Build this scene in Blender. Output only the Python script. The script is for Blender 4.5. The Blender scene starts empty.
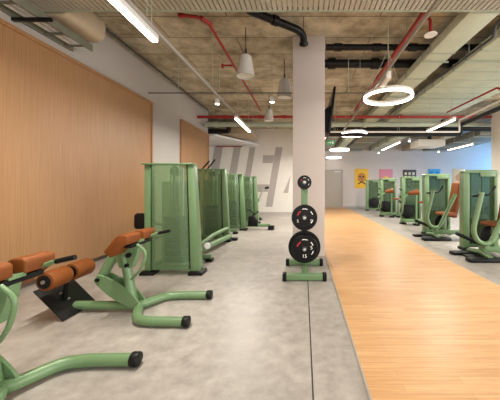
import bpy, bmesh, math, random
from mathutils import Vector, Matrix
random.seed(4)
PI = math.pi
S = bpy.context.scene
COL = S.collection

# ------------------------------------------------------------------ materials
def srgb(r, g, b):
    def c(v):
        v /= 255.0
        return v / 12.92 if v <= 0.04045 else ((v + 0.055) / 1.055) ** 2.4
    return (c(r), c(g), c(b), 1.0)

def new_mat(name):
    m = bpy.data.materials.new(name)
    m.use_nodes = True
    nt = m.node_tree
    return m, nt, nt.nodes['Principled BSDF']

def coords(nt, scale=(1, 1, 1), kind='Object'):
    tc = nt.nodes.new('ShaderNodeTexCoord')
    mp = nt.nodes.new('ShaderNodeMapping')
    mp.inputs['Scale'].default_value = scale
    nt.links.new(tc.outputs[kind], mp.inputs['Vector'])
    return mp.outputs['Vector']

def noise(nt, vec, scale, detail=4, rough=0.55):
    n = nt.nodes.new('ShaderNodeTexNoise')
    n.inputs['Scale'].default_value = scale
    n.inputs['Detail'].default_value = detail
    n.inputs['Roughness'].default_value = rough
    nt.links.new(vec, n.inputs['Vector'])
    return n.outputs['Fac']

def ramp(nt, fac, stops):
    r = nt.nodes.new('ShaderNodeValToRGB')
    el = r.color_ramp.elements
    while len(el) < len(stops):
        el.new(0.5)
    for e, (p, c) in zip(el, stops):
        e.position = p
        e.color = c
    nt.links.new(fac, r.inputs['Fac'])
    return r.outputs['Color']

def mixc(nt, a, b, fac, mode='MIX'):
    m = nt.nodes.new('ShaderNodeMix')
    m.data_type = 'RGBA'
    m.blend_type = mode
    for sock, v in ((m.inputs[6], a), (m.inputs[7], b), (m.inputs[0], fac)):
        if isinstance(v, (tuple, list)) or isinstance(v, (int, float)):
            sock.default_value = v
        else:
            nt.links.new(v, sock)
    return m.outputs[2]

def bump(nt, p, height, strength=0.2, dist=0.01):
    b = nt.nodes.new('ShaderNodeBump')
    b.inputs['Strength'].default_value = strength
    b.inputs['Distance'].default_value = dist
    nt.links.new(height, b.inputs['Height'])
    nt.links.new(b.outputs['Normal'], p.inputs['Normal'])

def simple(name, col, rough=0.5, metal=0.0, var=0.08, scale=12, spec=0.5):
    m, nt, p = new_mat(name)
    v = coords(nt)
    f = noise(nt, v, scale)
    a = tuple(c * (1 - var) for c in col[:3]) + (1,)
    b = tuple(min(1, c * (1 + var)) for c in col[:3]) + (1,)
    nt.links.new(ramp(nt, f, [(0.3, a), (0.7, b)]), p.inputs['Base Color'])
    p.inputs['Roughness'].default_value = rough
    p.inputs['Metallic'].default_value = metal
    p.inputs['Specular IOR Level'].default_value = spec
    return m

def emit(name, col, strength):
    m, nt, p = new_mat(name)
    p.inputs['Base Color'].default_value = (0.8, 0.8, 0.8, 1)
    p.inputs['Emission Color'].default_value = col
    p.inputs['Emission Strength'].default_value = strength
    return m

M = {}
M['green'] = simple('sage_green_paint', srgb(101, 130, 90), 0.36, var=0.04)
M['orange'] = simple('tan_orange_leather', srgb(116, 62, 19), 0.58, var=0.1, scale=30, spec=.3)
M['rubber'] = simple('black_rubber', srgb(10, 10, 10), 0.5, var=0.2, spec=.25)
M['black'] = simple('black_enamel', srgb(9, 9, 9), 0.38, var=0.2, spec=.25)
M['black_metal'] = simple('black_treadplate', srgb(22, 21, 21), 0.45, var=0.25, scale=40, spec=.3)
M['chrome'] = simple('brushed_steel', srgb(190, 188, 182), 0.3, metal=0.9)
M['red'] = simple('sprinkler_red_paint', srgb(146, 28, 22), 0.45)
M['galv'] = simple('galvanised_steel', srgb(168, 176, 158), 0.5, metal=0.25, var=0.1, scale=5)
M['duct'] = simple('painted_duct_metal', srgb(196, 204, 184), 0.55, metal=0.1, var=0.07, scale=3)
M['slat'] = simple('slat_metal', srgb(178, 172, 156), 0.5, metal=0.15, var=0.08, scale=2)
M['tray'] = simple('dull_tray_metal', srgb(118, 118, 102), 0.5, metal=0.2)
M['track'] = simple('track_metal', srgb(158, 153, 145), 0.45, var=.02)
M['pendant'] = simple('pale_grey_shade', srgb(188, 184, 176), 0.6, var=.02)
M['tan_duct'] = simple('insulated_duct_wrap', srgb(176, 158, 132), 0.7, var=0.08, scale=4)
M['white'] = simple('white_enamel', srgb(226, 224, 218), 0.45, var=0.02)
M['wall'] = simple('white_wall_paint', srgb(226, 222, 214), 0.85, var=0.025, scale=2)
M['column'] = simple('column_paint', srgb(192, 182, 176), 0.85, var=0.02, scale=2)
M['far_wall'] = simple('far_wall_paint', srgb(206, 198, 190), 0.85, var=0.02, scale=2)
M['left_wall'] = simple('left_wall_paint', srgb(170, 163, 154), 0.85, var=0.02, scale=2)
M['grey_paint'] = simple('grey_wall_paint', srgb(176, 169, 164), 0.85, var=0.02, scale=2)
M['door'] = simple('grey_door_paint', srgb(176, 168, 156), 0.6, var=0.02)
M['skirting_shade'] = simple('skirting_gap_shade', srgb(84, 70, 58), 0.6)  # dark colour paints the shadow gap below the oak panels
M['joint'] = simple('dark_joint_filler', srgb(62, 58, 54), 0.9)
M['edge_strip'] = simple('aluminium_edge_strip', srgb(176, 170, 160), 0.4, metal=0.4)
M['frame'] = simple('dark_aluminium', srgb(70, 70, 72), 0.4, metal=0.5)
M['red_mark'] = simple('red_print', srgb(190, 40, 36), 0.5)
M['white_mark'] = simple('white_print', srgb(235, 235, 232), 0.5)
M['bulb'] = emit('lamp_diffuser', (1.0, 0.90, 0.76, 1), 9.0)
M['ring_glow'] = emit('ring_diffuser', (1.0, 0.93, 0.84, 1), 9.0)
M['spot_glow'] = emit('spot_lens', (1.0, 0.93, 0.84, 1), 14.0)
M['sign'] = emit('exit_sign_green', (0.02, 0.30, 0.10, 1), 0.25)
M['sign'].node_tree.nodes['Principled BSDF'].inputs['Base Color'].default_value = (0.02, 0.3, 0.1, 1)

def m_concrete_floor():
    m, nt, p = new_mat('polished_concrete')
    v = coords(nt)
    big = noise(nt, v, 0.9, 6, 0.6)
    small = noise(nt, v, 9.0, 6, 0.65)
    c1 = ramp(nt, big, [(0.3, srgb(158, 152, 144)), (0.7, srgb(186, 180, 172))])
    c2 = ramp(nt, small, [(0.3, srgb(188, 186, 182)), (0.72, srgb(255, 255, 255))])
    nt.links.new(mixc(nt, c1, c2, 0.75, 'MULTIPLY'), p.inputs['Base Color'])
    r = ramp(nt, small, [(0.3, (0.34, 0.34, 0.34, 1)), (0.8, (0.52, 0.52, 0.52, 1))])
    nt.links.new(r, p.inputs['Roughness'])
    bump(nt, p, small, 0.04, 0.004)
    return m
M['concrete_floor'] = m_concrete_floor()

def m_wood_floor():
    m, nt, p = new_mat('oak_plank_floor')
    v = coords(nt)
    br = nt.nodes.new('ShaderNodeTexBrick')
    br.inputs['Scale'].default_value = 1.0
    br.inputs['Brick Width'].default_value = 0.62
    br.inputs['Row Height'].default_value = 0.07
    br.inputs['Mortar Size'].default_value = 0.0012
    br.inputs['Mortar Smooth'].default_value = 0.2
    br.inputs['Bias'].default_value = 0.0
    br.inputs['Color1'].default_value = srgb(218, 174, 122)
    br.inputs['Color2'].default_value = srgb(206, 160, 108)
    br.inputs['Mortar'].default_value = srgb(184, 140, 96)
    br.offset = 0.37
    nt.links.new(v, br.inputs['Vector'])
    g = noise(nt, coords(nt, (0.8, 22, 1)), 2.4, 6, 0.7)
    gc = ramp(nt, g, [(0.34, srgb(216, 200, 182)), (0.62, srgb(255, 255, 255))])
    nt.links.new(mixc(nt, br.outputs['Color'], gc, 0.8, 'MULTIPLY'), p.inputs['Base Color'])
    p.inputs['Roughness'].default_value = 0.42
    bump(nt, p, g, 0.05, 0.003)
    return m
M['wood_floor'] = m_wood_floor()

def m_wood_wall(name, a, b, c):
    m, nt, p = new_mat(name)
    g = noise(nt, coords(nt, (1, 34, 0.5)), 2.2, 7, 0.7)
    fine = noise(nt, coords(nt, (1, 130, 0.8)), 2.0, 3, 0.6)
    c1 = ramp(nt, g, [(0.25, a), (0.5, b), (0.78, c)])
    c2 = ramp(nt, fine, [(0.35, srgb(214, 206, 198)), (0.65, srgb(255, 255, 255))])
    nt.links.new(mixc(nt, c1, c2, 0.7, 'MULTIPLY'), p.inputs['Base Color'])
    p.inputs['Roughness'].default_value = 0.5
    bump(nt, p, fine, 0.12, 0.004)
    return m
M['veneer'] = m_wood_wall('oak_veneer', srgb(146, 108, 70), srgb(164, 124, 84), srgb(176, 137, 97))
M['veneer_edge'] = m_wood_wall('oak_edge_band', srgb(150, 108, 68), srgb(168, 124, 82), srgb(182, 138, 94))

def m_slab():
    m, nt, p = new_mat('board_marked_concrete')
    v = coords(nt)
    br = nt.nodes.new('ShaderNodeTexBrick')
    br.inputs['Scale'].default_value = 1.0
    br.inputs['Brick Width'].default_value = 2.4
    br.inputs['Row Height'].default_value = 0.6
    br.inputs['Mortar Size'].default_value = 0.008
    br.inputs['Color1'].default_value = srgb(208, 198, 174)
    br.inputs['Color2'].default_value = srgb(190, 177, 150)
    br.inputs['Mortar'].default_value = srgb(112, 102, 84)
    nt.links.new(v, br.inputs['Vector'])
    n = noise(nt, v, 2.2, 8, 0.7)
    nc = ramp(nt, n, [(0.32, srgb(150, 142, 130)), (0.62, srgb(255, 255, 255))])
    nt.links.new(mixc(nt, br.outputs['Color'], nc, 0.9, 'MULTIPLY'), p.inputs['Base Color'])
    p.inputs['Roughness'].default_value = 0.85
    bump(nt, p, n, 0.25, 0.01)
    return m
M['slab'] = m_slab()

def m_shroud(name, tint, col, fac):
    m, nt, p = new_mat(name)
    p.inputs['Base Color'].default_value = col
    p.inputs['Roughness'].default_value = 0.12
    t = nt.nodes.new('ShaderNodeBsdfTransparent')
    t.inputs['Color'].default_value = tint
    v = coords(nt)
    f = noise(nt, v, 1.5, 2)
    mr = nt.nodes.new('ShaderNodeMapRange')
    mr.inputs['To Min'].default_value = fac - 0.05
    mr.inputs['To Max'].default_value = fac + 0.05
    nt.links.new(f, mr.inputs['Value'])
    mx = nt.nodes.new('ShaderNodeMixShader')
    nt.links.new(mr.outputs['Result'], mx.inputs['Fac'])
    nt.links.new(t.outputs['BSDF'], mx.inputs[1])
    nt.links.new(p.outputs['BSDF'], mx.inputs[2])
    nt.links.new(mx.outputs['Shader'], nt.nodes['Material Output'].inputs['Surface'])
    return m
M['shroud'] = m_shroud('green_tinted_acrylic', (0.70, 0.80, 0.64, 1), srgb(116, 140, 108), 0.36)
M['shroud_clear'] = m_shroud('pale_green_acrylic', (0.52, 0.63, 0.52, 1), srgb(108, 132, 102), 0.42)
def m_glass():
    m, nt, p = new_mat('window_glass')
    p.inputs['Roughness'].default_value = 0.03
    t = nt.nodes.new('ShaderNodeBsdfTransparent')
    mx = nt.nodes.new('ShaderNodeMixShader')
    mx.inputs['Fac'].default_value = 0.12
    nt.links.new(t.outputs['BSDF'], mx.inputs[1])
    nt.links.new(p.outputs['BSDF'], mx.inputs[2])
    nt.links.new(mx.outputs['Shader'], nt.nodes['Material Output'].inputs['Surface'])
    return m
M['glass'] = m_glass()

# ------------------------------------------------------------------ mesh helpers
def fillet(pts, r, n=6):
    pts = [Vector(p) for p in pts]
    out = [pts[0]]
    for i in range(1, len(pts) - 1):
        a, b, c = pts[i - 1], pts[i], pts[i + 1]
        d = min(r, (a - b).length * 0.49, (c - b).length * 0.49)
        p, q = b + (a - b).normalized() * d, b + (c - b).normalized() * d
        for k in range(n + 1):
            t = k / n
            out.append((1 - t) ** 2 * p + 2 * t * (1 - t) * b + t * t * q)
    out.append(pts[-1])
    return out

class MB:
    def __init__(self):
        self.bm = bmesh.new()
    def _bevel(self, vs, w, seg=2):
        if w <= 0:
            return
        es = set()
        for v in vs:
            es.update(v.link_edges)
        bmesh.ops.bevel(self.bm, geom=list(es), offset=w, segments=seg, affect='EDGES', profile=0.5, clamp_overlap=True)
    def box(self, x0, x1, y0, y1, z0, z1, bevel=0.0, mat=None, seg=2):
        ps = [(x, y, z) for z in (z0, z1) for y in (y0, y1) for x in (x0, x1)]
        if mat is not None:
            ps = [mat @ Vector(p) for p in ps]
        v = [self.bm.verts.new(p) for p in ps]
        for f in ((0, 2, 3, 1), (4, 5, 7, 6), (0, 1, 5, 4), (2, 6, 7, 3), (0, 4, 6, 2), (1, 3, 7, 5)):
            self.bm.faces.new([v[i] for i in f])
        self._bevel(v, bevel, seg)
        return self
    def prism(self, pts, a0, a1, axis='y', bevel=0.0, seg=2):
        """2-D outline extruded along one axis (x: (y,z), y: (x,z), z: (x,y))"""
        def mk(p, a):
            return {'y': (p[0], a, p[1]), 'x': (a, p[0], p[1]), 'z': (p[0], p[1], a)}[axis]
        A = [self.bm.verts.new(mk(p, a0)) for p in pts]
        B = [self.bm.verts.new(mk(p, a1)) for p in pts]
        n = len(pts)
        self.bm.faces.new(A)
        self.bm.faces.new(B[::-1])
        for i in range(n):
            self.bm.faces.new([A[i], B[i], B[(i + 1) % n], A[(i + 1) % n]])
        self._bevel(A + B, bevel, seg)
        return self
    def loft(self, rings, cap=True, closed=True):
        R = [[self.bm.verts.new(p) for p in r] for r in rings]
        n = len(R[0])
        for a, b in zip(R, R[1:]):
            for i in range(n if closed else n - 1):
                self.bm.faces.new([a[i], a[(i + 1) % n], b[(i + 1) % n], b[i]])
        if cap:
            self.bm.faces.new(R[0][::-1])
            self.bm.faces.new(R[-1])
        return self
    def tube(self, path, r, seg=12, flat=1.0):
        path = [Vector(p) for p in path]
        rad = r if isinstance(r, (list, tuple)) else [r] * len(path)
        t = (path[1] - path[0]).normalized()
        up = Vector((0, 0, 1)) if abs(t.z) < 0.9 else Vector((1, 0, 0))
        n = (up - t * up.dot(t)).normalized()
        rings = []
        for i, p in enumerate(path):
            if i == 0:
                t = (path[1] - p).normalized()
            elif i == len(path) - 1:
                t = (p - path[i - 1]).normalized()
            else:
                t = ((path[i + 1] - p).normalized() + (p - path[i - 1]).normalized()).normalized()
            n = (n - t * n.dot(t)).normalized()
            b = t.cross(n)
            rings.append([p + (n * math.cos(2 * PI * k / seg) * flat + b * math.sin(2 * PI * k / seg)) * rad[i] for k in range(seg)])
        return self.loft(rings)
    def cyl(self, p0, p1, r0, r1=None, seg=20, bevel=0.0):
        p0, p1 = Vector(p0), Vector(p1)
        r1 = r0 if r1 is None else r1
        if bevel > 0:
            d = (p1 - p0).normalized() * bevel
            return self.tube([p0, p0 + d * 0.3, p0 + d, p1 - d, p1 - d * 0.3, p1], [r0 - bevel, r0 - bevel * 0.3, r0, r1, r1 - bevel * 0.3, r1 - bevel], seg)
        return self.tube([p0, p1], [r0, r1], seg)
    def lathe(self, prof, centre, axis='z', seg=32, closed=False):
        """profile (radius, height) turned about an axis"""
        c = Vector(centre)
        rings = []
        for r, h in prof:
            ring = []
            for k in range(seg):
                a = 2 * PI * k / seg
                u, w = r * math.cos(a), r * math.sin(a)
                ring.append(c + (Vector((u, w, h)) if axis == 'z' else Vector((u, h, w)) if axis == 'y' else Vector((h, u, w))))
            rings.append(ring)
        if closed:
            R = [[self.bm.verts.new(p) for p in r] for r in rings]
            m = len(R)
            for j in range(m):
                a, b = R[j], R[(j + 1) % m]
                for i in range(seg):
                    self.bm.faces.new([a[i], a[(i + 1) % seg], b[(i + 1) % seg], b[i]])
            return self
        return self.loft(rings)
    def build(self, name, mat, parent=None, label=None, smooth=True):
        bmesh.ops.recalc_face_normals(self.bm, faces=self.bm.faces)
        me = bpy.data.meshes.new(name)
        self.bm.to_mesh(me)
        self.bm.free()
        if smooth:
            for p in me.polygons:
                p.use_smooth = True
            me.set_sharp_from_angle(angle=math.radians(38))
        me.materials.append(M[mat] if isinstance(mat, str) else mat)
        o = bpy.data.objects.new(name, me)
        COL.objects.link(o)
        if parent is not None:
            o.parent = parent
        if label:
            o['label'] = label
        return o

def tag(o, label, cat, group=None):
    o['label'] = label
    o['category'] = cat
    if group:
        o['group'] = group
    return o

def thing(name, label, cat, loc=(0, 0, 0), group=None, rz=0):
    o = bpy.data.objects.new(name, None)
    COL.objects.link(o)
    o.location = loc
    o.rotation_euler = (0, 0, rz)
    o.empty_display_size = 0.1
    return tag(o, label, cat, group)

def rods(r, name, mat, ends, rad=.006):
    for a, b in ends:
        a, b = Vector(a), Vector(b)
        b = b - (b - a).normalized() * .002
        MB().cyl(a, b, rad, None, 6).build(name, mat, r)

def struct(o):
    o['kind'] = 'structure'
    return o

def copy_tree(o, parent=None):
    c = o.copy()
    COL.objects.link(c)
    if parent is not None:
        c.parent = parent
    for ch in list(o.children):
        copy_tree(ch, c)
    return c

def text(name, body, size, loc, mat, parent, rot=(PI / 2, 0, 0), depth=0.001):
    cu = bpy.data.curves.new(name, 'FONT')
    cu.body = body
    cu.size = size
    cu.extrude = depth
    cu.align_x = 'CENTER'
    cu.align_y = 'CENTER'
    cu.materials.append(M[mat])
    tmp = bpy.data.objects.new(name, cu)
    me = bpy.data.meshes.new_from_object(tmp)
    bpy.data.objects.remove(tmp)
    o = bpy.data.objects.new(name, me)
    COL.objects.link(o)
    o.location = loc
    o.rotation_euler = rot
    o.parent = parent
    return o

# ------------------------------------------------------------------ the setting
XL, XR, YB, YF, ZC = -3.42, 11.2, -3.0, 15.16, 3.9
struct(MB().box(-6.0, XR + .2, YB - .2, YF + .2, -0.2, 0.0).build('floor', 'concrete_floor'))
struct(MB().box(0.40, 2.43, YB, YF, 0.0, 0.004).build('floor_wood', 'wood_floor'))
struct(MB().box(0.385, 0.40, YB, YF, 0.0, 0.005).build('trim_1', 'edge_strip'))
struct(MB().box(2.43, 2.445, YB, YF, 0.0, 0.005).build('trim_2', 'edge_strip'))
struct(MB().box(0.052, 0.062, YB, 12.5, 0.0, 0.0015).build('trim_3', 'joint'))
struct(MB().box(-6.0, XR + .2, YB - .2, YF + .2, ZC, ZC + .25).build('ceiling', 'slab'))
struct(MB().box(XL - .25, XL, YB, 9.6, 0, ZC).build('wall_left', 'left_wall'))
struct(MB().box(-5.6, -5.4, 9.6, 12.55, 0, ZC).box(-5.6, XL - .25, 9.4, 9.6, 0, ZC).build('wall_left_recess', 'wall'))
wl = struct(MB().box(-5.6, 0.2, 12.55, 12.75, 0, ZC).build('wall_lettered', 'wall'))
struct(MB().box(0.0, 0.2, 12.75, YF, 0, ZC).build('wall_return', 'wall'))
struct(MB().box(0.0, XR + .2, YF, YF + .2, 0, ZC).build('wall_far', 'far_wall'))
# right wall with a long window, and a glazed wall added behind the camera for its light
WY0, WY1, WZ0, WZ1 = 11.4, 14.9, 0.5, 3.3
NY0, NY1 = -2.4, 5.6
struct(MB().box(XR, XR + .2, YB, NY0, 0, ZC).box(XR, XR + .2, NY1, WY0, 0, ZC).box(XR, XR + .2, NY0, NY1, 0, WZ0).box(XR, XR + .2, NY0, NY1, WZ1, ZC).box(XR, XR + .2, WY1, YF, 0, ZC).box(XR, XR + .2, WY0, WY1, 0, WZ0)
       .box(XR, XR + .2, WY0, WY1, WZ1, ZC).build('wall_right', 'wall'))
def window(name, along, a0, a1, z0, z1, fixed, n):
    root = bpy.data.objects.new(name, None)
    COL.objects.link(root)
    struct(root)
    m, g = MB(), MB()
    def bx(mb, u0, u1, w0, w1, zz0, zz1):
        if along == 'y':
            mb.box(w0, w1, u0, u1, zz0, zz1)
        else:
            mb.box(u0, u1, w0, w1, zz0, zz1)
    lo, hi = fixed + .06, fixed + .14
    bx(m, a0, a1, lo, hi, z0, z0 + .06)
    bx(m, a0, a1, lo, hi, z1 - .06, z1)
    for k in range(n + 1):
        c = a0 + .03 + (a1 - a0 - .06) * k / n
        bx(m, c - .03, c + .03, lo, hi, z0 + .06, z1 - .06)
    bx(g, a0 + .03, a1 - .03, fixed + .095, fixed + .105, z0 + .03, z1 - .03)
    m.build('window_frame', 'frame', root)
    g.build('glass', 'glass', root)
window('window_1', 'y', WY0, WY1, WZ0, WZ1, XR, 5)
window('window_3', 'y', NY0, NY1, WZ0, WZ1, XR, 5)
BX0, BX1 = -2.6, 8.6
struct(MB().box(XL - .25, BX0, YB - .2, YB, 0, ZC).box(BX1, XR + .2, YB - .2, YB, 0, ZC).box(BX0, BX1, YB - .2, YB, 0, .4)
       .box(BX0, BX1, YB - .2, YB, 3.4, ZC).build('wall_back', 'wall'))
window('window_2_added', 'x', BX0, BX1, .4, 3.4, YB - .2, 7)  # unseen window, added to light the near floor
struct(MB().box(XL, XL + .012, YB, 9.6, 0, .07).build('baseboard_left', 'skirting_shade'))  # dark strip that draws the panels' shadow gap along the wall foot
struct(MB().box(-5.4, 0.2, 12.535, 12.55, 0, .07).build('baseboard_lettered', 'wall'))
struct(MB().box(2.25, XR, YF - .015, YF, 0, .08).build('baseboard_far', 'grey_paint'))
# concrete columns
struct(MB().box(-0.19, 0.375, 4.72, 5.3, 0, ZC, .012).build('column', 'column'))
struct(MB().box(6.02, 6.62, 8.0, 8.6, 0, ZC, .012).build('column.001', 'wall'))

# wood wall panels
def wall_panel(label, y0, y1, z1):
    r = thing('wood_wall_panel', label, 'wall panel', (XL, y0, 0.075), 'oak panels on the left wall')
    L, H = y1 - y0, z1 - .075
    MB().box(.001, .05, 0, L - .05, 0, H - .05).build('veneer', 'veneer', r)
    MB().box(.001, .075, 0, L, H - .05, H, .003).box(.001, .075, L - .05, L, 0, H - .05, .003).build('edge_frame', 'veneer_edge', r, 'darker oak edging along top and end')
wall_panel('long oak veneer wall panel running beside the benches', -2.9, 5.965, 3.1)
wall_panel('shorter oak veneer wall panel further back behind the green towers', 7.4, 9.5, 3.08)

# grey painted strokes that leave white slanted letters on the end wall
r = thing('wall_lettering', 'huge slanted white letters on grey bands painted across the end wall', 'lettering', (0, 12.549, 0))
def stroke(pts):
    MB().prism(pts, -.002, 0, 'y').build('grey_stroke', 'grey_paint', r, smooth=False)
Zt, Zb = 3.05, 0.9
def slant(x0, x1, z0=Zb, z1=Zt, k=0.17):
    """a stroke whose x is given at the top edge"""
    return [(x0 - k * (Zt - z0), z0), (x1 - k * (Zt - z0), z0), (x1 - k * (Zt - z1), z1), (x0 - k * (Zt - z1), z1)]
stroke(slant(-4.17, -3.77))
stroke(slant(-3.27, -2.93))
stroke(slant(-2.52, -2.25))
stroke(slant(-1.30, -0.98, .25))
k = .17
stroke([(-1.85 - k * .42, 2.30), (-1.31 - k * .75, 2.30), (-1.31 - k * .38, 2.67), (-1.83 - k * .38, 2.67)])
stroke([(-1.85 - k * 2.0, .95), (-1.31 - k * 2.1, .95), (-1.31 - k * 1.75, 1.30), (-1.85 - k * 1.75, 1.30)])
stroke([(-0.95, .9), (-.72, .9), (-.60, 1.75)])

# grey door in the far wall
d = bpy.data.objects.new('door_1', None)
COL.objects.link(d)
struct(d)
d.location = (1.3, YF, 0)
MB().box(0, .86, -.04, -.001, .005, 2.08, .003).build('door_leaf', 'door', d)
MB().box(-.06, 0, -.06, -.001, 0, 2.14, .003).box(.86, .92, -.06, -.001, 0, 2.14, .003).box(0, .86, -.06, -.001, 2.08, 2.14, .003).build('door_frame', 'grey_paint', d)
MB().cyl((.08, -.04, 1.02), (.08, -.09, 1.02), .02, None, 12).tube(fillet([(.08, -.085, 1.02), (.2, -.085, 1.02)], .01), .011, 8).build('door_handle', 'chrome', d)
MB().box(.42, .78, -.1, -.04, 1.99, 2.05, .006).build('door_closer', 'white', d)

# ------------------------------------------------------------------ posters
def poster(label, x0, x1, z1, z0, col):
    r = thing('poster', label, 'poster', ((x0 + x1) / 2, YF - .002, z0), 'posters on the far wall')
    w, h = (x1 - x0) / 2, z1 - z0
    m = simple('poster_print', col, .6, var=.03)
    MB().box(-w, w, -.018, 0, 0, h, .002).build('board', m, r)
    return r, w, h
brown = simple('poster_brown', srgb(92, 60, 30), .6)
def disc(r, name, cx, cz, rad, mat, y=-.0195, sx=1.0, seg=24):
    pts = [(cx + sx * rad * math.cos(2 * PI * i / seg), cz + rad * math.sin(2 * PI * i / seg)) for i in range(seg)]
    return MB().prism(pts, y - .002, -.018, 'y').build(name, mat, r, smooth=False)
def bar2(mb, a, b, w):
    a, b = Vector(a), Vector(b)
    t = (b - a).normalized() * 1.0
    n = Vector((-t.y, t.x)) * w / 2
    mb.prism([tuple(a + n), tuple(a - n), tuple(b - n), tuple(b + n)], -.021, -.018, 'y')
r, w, h = poster('yellow poster with a brown round head over two crossed bars, beside the grey door', 2.91, 3.66, 2.19, 1.10, srgb(240, 190, 50))
mb = MB()
bar2(mb, (-.22, .22), (.22, .5), .07)
bar2(mb, (.22, .22), (-.22, .5), .07)
mb.build('crossed_bars', brown, r, smooth=False)
disc(r, 'round_head', 0, .62, .24, simple('poster_ochre', srgb(196, 130, 60), .6), -.022)
mb = MB()
for cx, cz, q in ((-.09, .64, .06), (.09, .64, .06), (0, .5, .04)):
    mb.prism([(cx + q * math.cos(2 * PI * i / 14), cz + q * math.sin(2 * PI * i / 14)) for i in range(14)], -.027, -.024, 'y')
mb.build('face', brown, r, smooth=False)
r, w, h = poster('pink poster with a yellow round figure at its foot, right of the yellow one', 4.28, 5.04, 2.17, 1.10, srgb(222, 140, 160))
disc(r, 'yellow_figure', 0.02, .45, .22, simple('poster_yellow', srgb(240, 190, 70), .6), -.021)
disc(r, 'dark_centre', 0.02, .40, .09, brown, -.026)
r, w, h = poster('dark grey poster with rows of small pale blocks above the third machine', 5.62, 6.37, 2.14, 1.10, srgb(72, 70, 78))
cream = simple('poster_cream', srgb(226, 214, 176), .6)
for i in range(3):
    for j in range(4):
        cx, cz = -.22 + .22 * i, h - .22 - .2 * j
        MB().prism([(cx - .065, cz - .06), (cx + .065, cz - .06), (cx + .065, cz + .07), (cx - .065, cz + .07)], -.021, -.018, 'y').build('pale_block', cream, r, smooth=False)
r, w, h = poster('blue poster with a darker blue square pattern, right of the dark grey one', 7.04, 7.74, 2.18, 1.10, srgb(70, 160, 206))
mb = MB()
for i in range(2):
    for j in range(3):
        cx, cz = -.16 + .32 * i, h - .25 - .3 * j
        mb.prism([(cx - .11, cz - .1), (cx + .11, cz - .1), (cx + .11, cz + .1), (cx - .11, cz + .1)], -.021, -.018, 'y')
mb.build('square_pattern', simple('poster_deep_blue', srgb(34, 118, 176), .6), r, smooth=False)
r, w, h = poster('peach coloured poster, last on the right of the far wall', 8.45, 9.15, 2.19, 1.10, srgb(236, 196, 140))
disc(r, 'orange_figure', -.02, .6, .2, simple('poster_orange', srgb(224, 140, 70), .6), -.021)

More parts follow.
